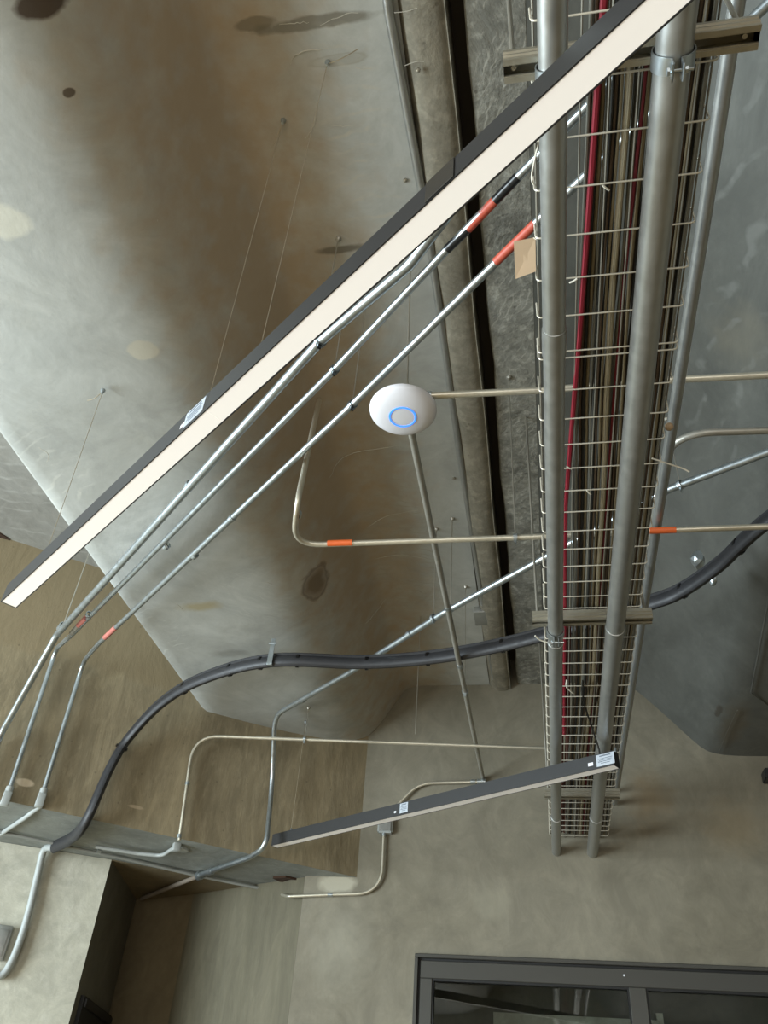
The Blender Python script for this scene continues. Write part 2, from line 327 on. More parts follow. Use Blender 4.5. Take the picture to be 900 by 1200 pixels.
def lathe(bm, prof, c, axis=Z, seg=48, mi=0):
    """prof (radius, height) pairs about axis through c"""
    c = V(c); ax = axis.normalized(); u = (X if abs(ax.x) < .9 else Y); u = (u-ax*u.dot(ax)).normalized(); v = ax.cross(u); rings = []
    for r, h in prof:
        if r < 1e-6: rings.append([bm.verts.new(c+ax*h)])
        else: rings.append([bm.verts.new(c + ax*h + u*(r*math.cos(2*math.pi*k/seg)) + v*(r*math.sin(2*math.pi*k/seg))) for k in range(seg)])
    for i in range(len(rings)-1):
        A_, B_ = rings[i], rings[i+1]
        for k in range(seg):
            k2 = (k+1) % seg
            if len(A_) == 1 and len(B_) == 1: continue
            if len(A_) == 1: f = (A_[0], B_[k2], B_[k])
            elif len(B_) == 1: f = (A_[k], A_[k2], B_[0])
            else: f = (A_[k], A_[k2], B_[k2], B_[k])
            bm.faces.new(f).material_index = mi
def B_(): return bmesh.new()
def mtube(name, pts, r, mat, parent=None, seg=12, flat=None):
    bm = B_(); tube(bm, pts, r, seg, flat=flat); return mesh(name, bm, mat, parent, True)
def nut(p, parent, r=.008, h=.007, name='nut', mat='rod'):
    bm = B_(); lathe(bm, [(0, 0), (r, 0), (r, h), (0, h)], p, Z, 6); return mesh(name, bm, mat, parent)

# ================================================================= SETTING
YF = -5.3
bm = B_(); box(bm, (-6.2, YF, -.1), (4.4, 7.6, 0)); struct('floor', bm, 'floor')
# back wall with the opening for the glazed door (x from -.705, top z 2.568)
bm = B_()
DX, DZ = -.705, 2.566
box(bm, (-1.38, 5.0, DZ), (4.2, 5.35, 4.62)); box(bm, (-1.38, 5.0, 0), (DX, 5.35, DZ)); box(bm, (2.95, 5.0, 0), (4.2, 5.35, DZ))
struct('wall_back', bm, 'wall_back')
# oblique wall hanging from the ceiling down to z 2.955
zb = 2.955
A = W0.copy(); B = W0 - WD*5.2; 
bm = B_(); prism(bm, [(A.x, A.y), (B.x, B.y), (B.x-1.6, B.y+2.4), (-3.2, 6.9), (-1.069, 6.6)], zb, 4.62)
for f in bm.faces:
    f.normal_update()
    if f.calc_center_median().z < zb+.01: f.material_index = 1
wo = struct('wall_left', bm, ['wall_oblique', 'soffit'])
# pale wall below, alcove behind it
P1 = atz(131, 1007, zb); P0 = atz(0, 986, zb); P2 = atz(160, 1053, zb); P3 = atz(227, 1047, zb); P4 = V((-1.38, 5.0, zb))
dl = (P0-P1).normalized(); Pn = P1 + dl*3.2
side = (P2-P1)
bm = B_(); prism(bm, [(P1.x, P1.y), (Pn.x, Pn.y), (Pn.x-.2, Pn.y+1.5), (P2.x-.5, P2.y+.3), (P2.x, P2.y)], 0, zb-.002)
bm.faces.ensure_lookup_table(); bm.normal_update()
for f in bm.faces:
    c = f.calc_center_median()
    if abs(f.normal.z) < .1 and (V((c.x, c.y, 0)) - V(((P1.x+P2.x)/2, (P1.y+P2.y)/2, 0))).length < .08: f.material_index = 1
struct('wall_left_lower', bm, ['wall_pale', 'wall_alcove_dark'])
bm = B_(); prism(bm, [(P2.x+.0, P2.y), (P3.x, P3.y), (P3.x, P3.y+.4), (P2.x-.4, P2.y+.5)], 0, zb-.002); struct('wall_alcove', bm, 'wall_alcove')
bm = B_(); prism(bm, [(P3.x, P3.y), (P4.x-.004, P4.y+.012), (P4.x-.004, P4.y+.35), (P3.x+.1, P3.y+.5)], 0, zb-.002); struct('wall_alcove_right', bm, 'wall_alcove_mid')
bm = B_(); pe = atz(345, 1049, zb); prism(bm, [(P1.x, P1.y), (pe.x, pe.y), (P3.x, P3.y), (P2.x, P2.y)], zb-.006, zb-.0005); struct('ceiling_alcove_shade', bm, 'wall_alcove')  # thin brown sheet: the recess shade put in as colour under the soffit
# side, rear and window walls the photo does not show but the light needs
bm = B_(); box(bm, (4.2, YF, 0), (4.4, 7.6, 4.62)); struct('wall_right', bm, 'wall_plain')
bm = B_(); box(bm, (-6.2, YF-.2, 0), (4.4, YF, .3)); box(bm, (-6.2, YF-.2, 3.5), (4.4, YF, 4.62)); box(bm, (3.2, YF-.2, .3), (4.4, YF, 3.5)); box(bm, (-6.2, YF-.2, .3), (-2.8, YF, 3.5)); struct('wall_rear', bm, 'wall_plain')
bm = B_(); box(bm, (-6.2, YF, 0), (-6.0, 3.2, .2)); box(bm, (-6.2, YF, 3.6), (-6.0, 3.2, 4.62)); box(bm, (-6.2, 2.2, .2), (-6.0, 3.2, 3.6)); box(bm, (-6.2, YF, .2), (-6.0, -3.0, 3.6)); struct('wall_window_side', bm, 'wall_plain')

# ceiling: deck with two precast girders, joint between them
bm = B_(); box(bm, (-6.2, YF-.2, 4.62), (4.4, 7.6, 4.8)); ceil = struct('ceiling', bm, 'wall_plain')
def curve_pts(ctrl, n=6): return [(p.x, p.y) for p in spline([V((a, b_, 0)) for a, b_ in ctrl], n)]
left_flat = [(-.28, 4.185), (-.70, 4.185)]
left_web = curve_pts([(-.74, 4.183), (-.83, 4.16), (-.90, 4.07), (-.98, 3.94), (-1.07, 3.83), (-1.19, 3.76), (-1.36, 3.725), (-1.62, 3.705), (-1.93, 3.70)], 6)
prof = [(-.28, 4.62)] + left_flat + left_web + [(-1.955, 3.715), (-1.985, 4.36), (-1.985, 4.62)]
bm = B_(); extr(bm, prof, (0, 0, 0), X, Z, Y, YF, 6.2, steps=40)
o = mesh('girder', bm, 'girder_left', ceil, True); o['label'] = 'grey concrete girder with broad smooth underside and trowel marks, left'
bm = B_(); box(bm, (-6.2, YF, 4.42), (-1.985, 6.2, 4.62)); o = mesh('slab', bm, 'slab_far_left', ceil)
roll = curve_pts([(-.142, 4.33), (-.143, 4.17), (-.150, 4.158), (-.172, 4.146), (-.205, 4.142), (-.238, 4.146), (-.262, 4.162), (-.272, 4.182), (-.285, 4.20)], 5)
bm = B_(); extr(bm, [(-.142, 4.6)] + roll + [(-.281, 4.6)], (0, 0, 0), X, Z, Y, YF, 5.0, steps=60)
# slight casting unevenness along the rolled edge
for v in bm.verts:
    if v.co.z < 4.3: v.co.z += .004*math.sin(v.co.y*7.3)+.003*math.sin(v.co.y*17.1); v.co.x += .003*math.sin(v.co.y*5.1+1)
o = mesh('rolled_edge', bm, 'rolled_edge', ceil, True)
bm = B_(); box(bm, (-.15, YF, 4.36), (-.08, 5.0, 4.55)); mesh('joint_filler', bm, 'dark', ceil)
rprof = [(-.095, 4.60), (-.095, 4.20), (-.088, 4.188), (.075, 4.188), (.075, 4.60)]
bm = B_(); extr(bm, rprof, (0, 0, 0), X, Z, Y, YF, 5.0, steps=60)
for v in bm.verts:
    if v.co.x < -.05: v.co.x += .004*math.sin(v.co.y*6.1)+.003*math.sin(v.co.y*23)
mesh('edge_strip', bm, 'girder_right_strip', ceil, False)
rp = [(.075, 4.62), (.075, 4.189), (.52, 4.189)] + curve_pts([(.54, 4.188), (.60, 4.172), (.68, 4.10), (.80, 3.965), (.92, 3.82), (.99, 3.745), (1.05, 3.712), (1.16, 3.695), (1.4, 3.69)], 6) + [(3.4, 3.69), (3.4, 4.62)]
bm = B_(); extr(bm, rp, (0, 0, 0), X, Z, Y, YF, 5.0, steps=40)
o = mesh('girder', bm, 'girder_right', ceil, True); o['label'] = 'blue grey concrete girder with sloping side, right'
# raised casting ridge (rounded corner outline) and a thin seam under the right girder
ridge = fillet([atz(903, 690, 3.688), atz(880, 812, 3.688), atz(903, 829, 3.688), atz(930, 835, 3.688)], .03)
mtube('casting_ridge', ridge, .004, 'girder_right', ceil, 6)
mtube('casting_ridge', [atz(864, 832, 3.69), atz(852, 858, 3.69), atz(842, 883, 3.69)], .002, 'girder_right', ceil, 5)
# cement dribbles and ridges left on the girders
random.seed(11)
def ridge_line(px, r=.0013, lift=.0005, mat='ridge'):
    pts = [V(g3(*p)) for p in px]
    for p in pts: p.z -= lift
    pp = spline(pts, 5)
    for p in pp[1:-1]: p.x += random.uniform(-.002, .002); p.y += random.uniform(-.003, .003)
    mtube('cement_ridge', pp, lambda t: r*(.4+.9*math.sin(math.pi*min(.95, max(.05, t)))*random.uniform(.6, 1.2)), mat, ceil, 5)
for px in ([(322, 29), (345, 27), (362, 26)], [(375, 30), (400, 18), (430, 13), (446, 16)], [(343, 82), (341, 72), (350, 63), (372, 58), (400, 55), (425, 47)], [(400, 76), (425, 81), (455, 79)],
           [(398, 134), (415, 128), (445, 127)], [(388, 148), (412, 147), (438, 149)], [(397, 168), (430, 169), (450, 172), (460, 178)], [(358, 162), (368, 146), (372, 120)], [(386, 560), (402, 536), (440, 526), (478, 521)],
           [(430, 618), (455, 604), (490, 598)], [(440, 655), (468, 650), (500, 655)], [(425, 735), (440, 718), (452, 702)], [(12, 519), (40, 522), (57, 533), (50, 548)], [(20, 531), (38, 541), (54, 556)], [(140, 668), (168, 676), (190, 670), (206, 668)],
           [(158, 690), (188, 696), (212, 712), (214, 723), (190, 722)], [(196, 716), (180, 704), (165, 702)], [(290, 655), (310, 668), (335, 672), (352, 664)], [(312, 690), (325, 708), (348, 704)], [(300, 672), (318, 684), (344, 682)], [(105, 395), (122, 420), (144, 448)], [(178, 242), (184, 258), (190, 275)]):
    ridge_line(px)
for px, zz in (([(462, 15), (478, 13), (495, 7)], 4.142), ([(474, 77), (490, 72), (509, 74)], 4.142)):
    pp = spline([atz(x, y, zz+.003+.0015*abs(i-1)) for i, (x, y) in enumerate(px)], 5); mtube('cement_ridge', pp, .0010, 'ridge', ceil, 5)
# broken pocket in the soffit corner
bm = B_()
pk = [atz(*q, zb-.001) for q in ((320, 1027), (335, 1026), (348, 1029), (362, 1030), (361, 1033), (349, 1033), (347, 1036), (338, 1032), (328, 1031))]
vs = [bm.verts.new(p) for p in pk]; vt = [bm.verts.new(p+V((0, 0, -.012))) for p in pk]
cen = bm.verts.new(sum(pk, V())/len(pk)+V((0, 0, -.004)))
for i in range(len(pk)):
    j = (i+1) % len(pk); bm.faces.new((vs[i], vs[j], vt[j], vt[i])); bm.faces.new((vt[i], vt[j], cen))
mesh('broken_patch', bm, 'rust', wo)

bm = B_()
pk = [atz(*q, 4.419) for q in ((-14, 612), (0, 624), (10, 630), (19, 641), (9, 640), (0, 634), (-14, 628))]
vs = [bm.verts.new(p) for p in pk]; cen = bm.verts.new(sum(pk, V())/7+V((0, 0, -.01)))
vt = [bm.verts.new(p+V((0, 0, -.006))) for p in pk]
for i in range(7):
    j = (i+1) % 7; bm.faces.new((vs[i], vs[j], vt[j], vt[i])); bm.faces.new((vt[i], vt[j], cen))
mesh('broken_patch', bm, 'rust', ceil)
# door behind alcove side: dark metal frame in the side wall
sd = side.copy(); sd.z = 0; sl = sd.length; sd.normalize(); sn = V((sd.y, -sd.x, 0))
if sn.x < 0: sn = -sn
def onside(x, y): 
    d = ray(x, y); nn = sn; return EYE + d*((nn.dot(V((P1.x, P1.y, 0)))-nn.dot(EYE))/nn.dot(d))
q0 = onside(95, 1166); q1 = onside(131, 1181)
ln = ((V((q1.x, q1.y, 0))-V((q0.x, q0.y, 0)))).length
bm = B_(); c = V(((q0.x+q1.x)/2, (q0.y+q1.y)/2, q0.z/2)) + sn*.01
obox(bm, c, sd, sn, Z, ln/2, .012, q0.z/2)
d1 = struct('door_1', bm, 'gasket')
bm = B_(); obox(bm, c+V((0, 0, q0.z/2-.03))+sn*.016, sd, sn, Z, ln/2-.03, .006, .02); mesh('door_header', bm, 'rim', d1)

# glazed door in the back wall
fx0, fx1 = DX, 2.95
dr = thing('door_2', '', '', (0.2, 4.98, 0)); del dr['label']; del dr['category']; dr['kind'] = 'structure'
def fbar(name, x0, x1, z0, z1, y0=4.985, y1=5.07, mat='frame', bev=.003):
    bm = B_(); box(bm, (x0, y0, z0), (x1, y1, z1))
    if bev: bmesh.ops.bevel(bm, geom=list(bm.edges), offset=bev, segments=1, affect='EDGES')
    return mesh(name, bm, mat, dr)
fbar('outer_frame', fx0, fx1, DZ-.022, DZ-.002, 4.975, 5.10)
fbar('outer_frame', fx0, fx0+.020, 0, DZ-.022, 4.975, 5.10)
fbar('gasket', fx0+.02, fx1, DZ-.034, DZ-.022, 5.0, 5.08, 'gasket', 0); fbar('gasket', fx0+.02, fx0+.032, 0, DZ-.034, 5.0, 5.08, 'gasket', 0)
fbar('top_rail', fx0+.032, fx1, 2.447, DZ-.034)
fbar('stile', fx0+.032, -.607, 0, 2.447); fbar('stile', .413, .498, 0, 2.447); fbar('stile', 1.52, 1.61, 0, 2.447); fbar('stile', 2.6, 2.7, 0, 2.447)
for a, b2 in ((-.607, .413), (.498, 1.52), (1.61, 2.6)):
    for (g0, g1, h0, h1) in ((a, b2, 2.437, 2.447), (a, a+.008, 0, 2.437), (b2-.008, b2, 0, 2.437)): fbar('glazing_bead', g0, g1, h0, h1, 4.992, 5.03, 'gasket', 0)
    fbar('glass_pane', a+.008, b2-.008, 0.02, 2.437, 5.02, 5.03, 'glass', 0)
bm = B_(); lathe(bm, [(0, 0), (.005, 0), (.005, .004), (0, .005)], (.395, 4.985, 2.50), -Y, 10); mesh('screw_cap', bm, 'white', dr)
# the room seen through the glass
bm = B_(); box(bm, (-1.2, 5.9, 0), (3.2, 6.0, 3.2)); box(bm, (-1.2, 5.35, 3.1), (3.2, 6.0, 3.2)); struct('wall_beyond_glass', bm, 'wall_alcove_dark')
bm = B_(); box(bm, (-.33, 5.80, 1.6), (.62, 5.89, 2.42)); box(bm, (.62, 5.82, 1.6), (.66, 5.89, 2.46)); struct('reflection_panel_1', bm, 'wall_pale')  # pale panel standing in for a light reflection in the glass

# ================================================================= CONDUIT PIPES AND TRAY
ZP = 3.12
def big_pipe(x, r, label, joints, yend):
    t_ = thing('steel_pipe', label, 'pipe', (x, yend, ZP), 'steel pipes under the cable tray')
    mtube('pipe_body', [(x, y, ZP) for y in [YF+.1] + [k*.5 for k in range(-9, 10)] + [yend]], r, 'galv_dull', t_, 28)
    for (y, L, e) in joints:
        bm = B_(); lathe(bm, [(r, -L/2), (r+e, -L/2+.001), (r+e, L/2-.001), (r, L/2)], (x, y, ZP), Y, 28); mesh('coupling', bm, 'galv_dull', t_, True)
    return t_
big_pipe(.0885, .0258, 'narrower grey steel pipe under left side of the cable tray', [(atz(652, 400, ZP).y, .075, .0022), (2.63, .012, .002), (atz(652, 958, ZP).y, .02, .003)], 5.02)
big_pipe(.290, .0315, 'wider shiny grey steel pipe under right side of the cable tray', [(atz(718, 736, ZP).y, .010, .002), (atz(698, 958, ZP).y, .02, .003)], 5.02)
ZT = 3.198
def strut_profile():
    w_, h, tk, lip = .0206, .0413, .0028, .009
    # (y, z) closed C channel, slot down, ribs on the outside of the two sides
    o = [(-w_, 0), (-w_, .010), (-w_-.003, .012), (-w_-.003, .016), (-w_, .018), (-w_, .024), (-w_-.003, .026), (-w_-.003, .031), (-w_, .033), (-w_, h), (w_, h), (w_, .033), (w_+.0015, .031), (w_+.0015, .026), (w_, .024), (w_, .018), (w_+.0015, .016), (w_+.0015, .012), (w_, .010), (w_, 0),
         (w_-.0095, 0), (w_-.0095, .008), (w_-.012, .008), (w_-.012, .0028), (w_-tk, .0028), (w_-tk, h-tk), (-w_+tk, h-tk), (-w_+tk, .0028), (-w_+.012, .0028), (-w_+.012, .008), (-w_+.0095, .008), (-w_+.0095, 0)]
    return o
ZS = ZP + .0315 + .0015
HG = 'trapeze hangers carrying the cable tray'
def pipe_clamp(x, r, y, parent, full=True):
    bm = B_()
    for s in (-1, 1):
        rings = []
        n = 14
        path = []
        for k in range(n+1):
            a = math.radians(82 - k*(82+78)/n)
            path.append((math.cos(a)*(r+.003), math.sin(a)*(r+.003)))
        path = [(math.cos(math.radians(82))*(r+.003), ZS+.006-ZP)] + path + [(.0065, -r-.010), (.0065, -r-.024), (.0085, -r-.027)]
        wd = .015
        for (px, pz) in path:
            d = V((px, 0, pz)).normalized() * .0022
            q = V((x+s*px, y, ZP+pz)); e = V((s*d.x, 0, d.z)) if pz > -r-.008 else V((s*.0022, 0, 0))
            rings.append([bm.verts.new(q+V((0, -wd, 0))), bm.verts.new(q+V((0, wd, 0))), bm.verts.new(q+e+V((0, wd, 0))), bm.verts.new(q+e+V((0, -wd, 0)))])
        for i in range(len(rings)-1):
            for k in range(4): bm.faces.new((rings[i][k], rings[i][(k+1) % 4], rings[i+1][(k+1) % 4], rings[i+1][k]))
        bm.faces.new(rings[0]); bm.faces.new(rings[-1])
    c = mesh('pipe_clamp', bm, 'galv', parent, True)
    bm = B_(); zc = ZP-r-.018
    tube(bm, [(x-.014, y, zc), (x+.026, y, zc)], .0032, 8); lathe(bm, [(0, 0), (.006, 0), (.006, .005), (0, .005)], (x+.012, y, zc), X, 6); lathe(bm, [(0, 0), (.007, 0), (.007, .004), (0, .004)], (x-.017, y, zc), X, 6)
    mesh('clamp_bolt', bm, 'galv', c)
def trapeze(yc, x0, x1, label, rodr=.0048, clamps=(True, True)):
    t_ = thing('trapeze_hanger', label, 'hanger', ((x0+x1)/2, yc, ZS), HG)
    bm = B_(); extr(bm, strut_profile(), (0, yc, ZS), Y, Z, X, x0, x1); mesh('strut_channel', bm, 'strut', t_)
    for x in (x0+.018, x1-.022):
        mtube('threaded_rod', [(x, yc, ZS+.012), (x, yc, 4.187)], rodr, 'rod', t_, 8)
        nut((x, yc, ZS+.042), t_)
    if clamps[0]: pipe_clamp(.0885, .0258, yc, t_)
    if clamps[1]: pipe_clamp(.290, .0315, yc, t_)
trapeze(.667, .004, .437, 'zinc strut hanger nearest the camera, crossed by the long light bar')
trapeze(2.553, .012, .419, 'zinc strut hanger across the tray, halfway along beside the black cable bundle', clamps=(True, False))
trapeze(4.235, .034, .404, 'zinc strut hanger nearest the back wall, below the short light bar', clamps=(False, False))
# wire mesh tray
tr = thing('cable_tray', 'long zinc wire mesh cable tray running overhead to the back wall', 'cable tray', (.22, 5.0, ZT))
ys = [.606, .715, .824, .93, 1.041, 1.15, 1.254, 1.361, 1.382, 1.489, 1.593, 1.692, 1.79, 1.889, 1.988, 2.083, 2.177, 2.272, 2.363, 2.453, 2.528]
y = 2.64
while y < 3.9: ys.append(y); y += .0945
for py in (868, 877, 885.5, 894, 905.5, 914, 921.5, 941, 948, 955, 962, 968, 973.5, 979.5, 985, 989): 
    q = atz(672, py, ZT-.002).y
    if q > ys[-1]+.05: ys.append(q)
ys = [YF+.2+.1*k for k in range(0, 57) if YF+.2+.1*k < .52] + ys
TX0, TX1, TH = .055, .385, .052
def cross_wire_mesh():
    bm = B_(); pts = fillet([(TX0, 0, ZT+TH+.006), (TX0, 0, ZT), (TX1, 0, ZT), (TX1, 0, ZT+TH+.006)], .012, 4)
    tube(bm, pts, .0020, 6); return bm
first = None
for y in ys:
    if y > 4.985: continue
    if first is None:
        first = mesh('cross_wire', cross_wire_mesh(), 'wire', tr, True); first.data.transform(Matrix.Translation((0, 5.0, 0)))
        first.location = (0, y-5.0, 0)
    else:
        c = first.copy(); COL.objects.link(c); c.parent = tr; c.location = (0, y-5.0, 0)
for (x, z) in [(TX0, ZT+TH), (TX0, ZT+.026), (TX1, ZT+TH), (TX1, ZT+.026)] + [(TX0+.036+.0525*k, ZT+.0045) for k in range(6)]:
    mtube('long_wire', [(x + (.0045 if x == TX0 else -.0045 if x == TX1 else 0), YF+.15, z), (x + (.0045 if x == TX0 else -.0045 if x == TX1 else 0), 5.01, z)], .0021, 'long_wire', tr, 6)
bm = B_(); box(bm, (.10, 1.30, ZT+.008), (.13, 1.36, ZT+.010)); 

# cables lying in the tray
CG = 'cables lying in the tray'
def cable(col, x, z, r, y0=YF+.4, y1=4.96, wob=.006, label=None, ph=None, grp=CG, crossx=None):
    ph = random.random()*6 if ph is None else ph
    pts = []; n = 26
    for k in range(n+1):
        y = y0+(y1-y0)*k/n
        xx = x + wob*math.sin(y*2.1+ph) + wob*.5*math.sin(y*5.3+ph*2)
        if crossx: xx += crossx*max(0, min(1, (2.0-y)/1.6))
        xx = max(TX0+.010+r, min(TX1-.010-r, xx))
        pts.append((xx, y, z+.003*math.sin(y*3+ph)))
    o = mtube('cable', pts, r, 'cable_'+col, None, 7)
    origin_to(o, pts[-1]); tag(o, label or (col+' cable in the mesh tray, '+('just right of the narrow pipe' if x < .2 else 'right of the wide pipe' if x > .31 else 'in the middle by the wide pipe')+(', upper layer' if z > zt+.02 else '')), 'cable', grp)
    return o
zt = ZT+.008
cable('red', .111, zt+.001, .0058, label='bright red cable, leftmost of the red ones in the tray', wob=.002, ph=.5, y1=3.4)
cable('red', .127, zt+.001, .0066, label='bright red cable, second from the left in the tray, swinging right near the camera', wob=.002, ph=.5, crossx=.06, y1=3.6)
cable('dark red', .245, zt+.010, .0045, label='dark red cable in the middle of the tray beside the wide pipe', wob=.004, ph=2, crossx=.02)
cols = ['silver', 'grey', 'brown', 'black', 'taupe', 'grey', 'black', 'brown', 'taupe', 'white', 'taupe', 'grey', 'brown', 'taupe', 'black', 'grey', 'teal grey', 'black', 'taupe', 'grey', 'brown', 'taupe', 'black', 'grey']
xs = [.100, .158, .168, .176, .185, .194, .203, .209, .219, .230, .236, .252, .260, .270, .281, .290, .318, .326, .334, .342, .350, .358, .366, .374]
for i, (cc, x) in enumerate(zip(cols, xs)):
    cable(cc, x, zt+random.choice((.009, .010, .012, .014)) if x < .2 else zt+random.choice((.004, .006, .010, .014)), random.choice((.0032, .004, .0045)), ph=1.5+i*.06, label={'silver': 'thin silver cable at the left edge of the tray beside the red ones', 'white': 'single off-white cable in the middle of the mesh tray', 'teal grey': 'single teal grey cable in the tray right of the wide pipe'}.get(cc))
for i in range(13):
    cable(random.choice(['grey', 'taupe', 'brown', 'black', 'taupe', 'brown']), .16+.0175*i, zt+.024+random.random()*.008, .005+random.random()*.002, wob=.008, ph=.6+.05*i)
cable('red brown', .118, zt+.016, .012, y0=2.9, wob=.003, label='thick red brown cable at the wall end of the tray, left side')
cable('red brown', .142, zt+.018, .010, y0=2.7, wob=.003, label='thick red brown cable at the wall end of the tray, right of its twin')
# small zip ties on the mesh
for (px, py, dx, dy, nm) in ((672, 329, 9, -5, 'white cable tie end on the mesh beside the red cables'), (710, 220, 8, 6, 'white cable tie end on the mesh wire between the two pipes, near the camera'), (690, 577, 5, 5, 'white cable tie knot on the mesh, halfway up the tray'), (667, 548, 6, 3, 'white cable tie on the red cables, halfway up the tray')):
    a = atz(px-dx/2, py-dy/2, ZT-.005); b2 = atz(px+dx/2, py+dy/2, ZT-.008)
    o = mtube('cable_tie', [a, (a+b2)/2+V((0, 0, -.002)), b2], .0022, 'nylon', None, 6); origin_to(o, a); tag(o, nm, 'cable tie')
o = mtube('cable_tie', spline([atz(664, 797, ZT-.004), atz(664, 805, ZT-.012), atz(672, 813, ZT-.02)], 5), .0028, 'nylon', None, 6); tag(origin_to(o, atz(664, 797, ZT)), 'pale curled cable tie hanging under the tray between the halfway strut and short light', 'cable tie')
o = mtube('cable_tie', spline([atz(764, 537, ZT), atz(785, 544, ZT-.005), atz(800, 549, ZT-.01), atz(808, 553, ZT-.02)], 5), .0022, 'nylon', None, 6); tag(origin_to(o, atz(764, 537, ZT)), 'long pale cable tie tail sticking out right of the tray', 'cable tie')
o = mtube('cable_tie', spline([atz(627, 745, 3.15), atz(633, 750, 3.145), atz(642, 753, 3.14)], 5), .0028, 'nylon', None, 6); tag(origin_to(o, atz(627, 745, 3.15)), 'pale cable tie tail left of the narrow pipe just past the halfway strut', 'cable tie')
o = mtube('cable_tie', spline([atz(632, 163, ZT+.03), atz(626, 190, ZT+.02), atz(623, 208, ZT+.02), atz(625, 216, ZT+.02)], 5), .0022, 'nylon', None, 6); tag(origin_to(o, atz(632, 163, ZT+.03)), 'white twine tied to the left side of the tray under the long light', 'cable tie')
# loose black cable from tray to short light
o = mtube('cable', spline([(.20, 3.35, ZT+.02), atz(683, 798, ZT-.01), atz(684, 822, 3.17), atz(693, 850, 3.13), atz(701, 875, 3.07), atz(703, 884, 3.04)], 8), .0038, 'cable_black', None, 8); tag(origin_to(o, (.20, 3.35, ZT+.02)), 'loose black power cable dropping from the tray to the short light bar', 'cable')

# cardboard tag on the left of the tray
tp = [atz(602, 283, 3.26), atz(627.5, 278, 3.26), atz(628, 318, 3.215), atz(604, 327, 3.215)]
bm = B_(); nrm = (tp[1]-tp[0]).cross(tp[3]-tp[0]).normalized()*.0012
v1 = [bm.verts.new(p+nrm) for p in tp]; v2 = [bm.verts.new(p-nrm) for p in tp]
bm.faces.new(v1); bm.faces.new(v2[::-1])
for i in range(4): bm.faces.new((v1[i], v2[i], v2[(i+1) % 4], v1[(i+1) % 4]))
tg = thing('cardboard_tag', 'small brown cardboard tag hanging on the left side of the mesh tray', 'tag', tp[1]); mesh('card', bm, 'cardboard', tg)
mtube('string', [tp[1]+(tp[0]-tp[1])*.1, (TX0+.004, tp[1].y, ZT+TH)], .001, 'nylon', tg, 5)
# tan foam and twine on right of tray
q = atz(784, 500, 3.26); bm = B_(); lathe(bm, [(0, -.028), (.009, -.02), (.012, 0), (.010, .018), (0, .026)], q, V((.1, .6, .6)), 10); o = mesh('foam_scrap', bm, 'cardboard', None, True); tag(origin_to(o, q), 'tan foam scrap stuck to the right side of the tray', 'scrap')

# ================================================================= CONDUITS
def conduit(name, label, pts, r, mat, R=.12, cat='conduit', group=None, seg=14, n=8):
    path = fillet(pts, R, n) if R else [V(p) for p in pts]
    t_ = thing(name, label, cat, path[-1], group)
    mtube('pipe_run', path, r, mat, t_, seg)
    t_['_r'] = r
    return t_, path
def band(parent, a, b2, r, mat, name='marker_tape', e=.0009, lab=None):
    o = mtube(name, [a, b2], r+e, mat, parent, 14)
    if lab: o['label'] = lab
    return o
def ring(parent, p, d, r, name='coupling', L=.03, e=.003, mat='galv'):
    d = V(d).normalized(); bm = B_(); lathe(bm, [(r, -L/2), (r+e, -L/2), (r+e, L/2), (r, L/2)], p, d, 14); mesh(name, bm, mat, parent, True)
def clampring(parent, p, d, r):
    d = V(d).normalized(); bm = B_()
    lathe(bm, [(r+.0006, -.007), (r+.004, -.007), (r+.004, .007), (r+.0006, .007)], p, d, 14)
    obox(bm, V(p)+V((0, 0, -r-.008)), d, d.cross(Z).normalized(), Z, .003, .006, .008)
    mesh('clamp', bm, 'galv', parent)
def hanger(p, d, r, ztop, label, rr=.0024, group='rod hangers for conduits', off=V((0, 0, 0))):
    p = V(p); t_ = thing('conduit_hanger', label, 'hanger', (p.x+off.x, p.y+off.y, ztop), group)
    clampring(t_, p, d, r)
    mtube('rod', [p+V((0, 0, r+.002)), V((p.x+off.x, p.y+off.y, ztop))], rr, 'rod', t_, 6)
    bm = B_(); lathe(bm, [(0, 0), (.011, 0), (.011, -.004), (.006, -.012), (0, -.013)], (p.x+off.x, p.y+off.y, ztop), Z, 8); mesh('anchor', bm, 'rod', t_)

ZC = 3.62
SL = 'sloping conduits from left wall to cable tray'
# A thick one
a1 = atz(68, 740, ZC); a2 = atz(375, 400, ZC); a3 = atz(480, 310, ZC); dA = (a3-a2).normalized()
wA = atw(62, 752, .05); wA2 = atw(0, 862, .035); wA3 = wA2+V((0, 0, -.3))
tA, pa = conduit('metal_conduit', 'thickest blue grey sloping conduit, just below the long light bar', [wA3, wA2, a1+V((0, 0, -.02)), a2, a3, atz(546, 222, ZC), atz(700, 62, ZC)], .0165, 'galv', [.1, .10, .5, .15], group=SL)
clampring(tA, a2, a2-a1, .0165); ring(tA, a1+(a2-a1)*.02, a2-a1, .0165); ring(tA, a1+(a2-a1)*.62, a2-a1, .0165, L=.02)
hanger(a2+V((0, 0, 0)), a2-a1, .0165, 4.185, 'rod hanger on the thickest conduit, its bracket showing above the long light')
hanger(a1+(a2-a1)*.03, a2-a1, .0165, 4.42, 'rod hanger on the thickest conduit at its lower left bend', .003)
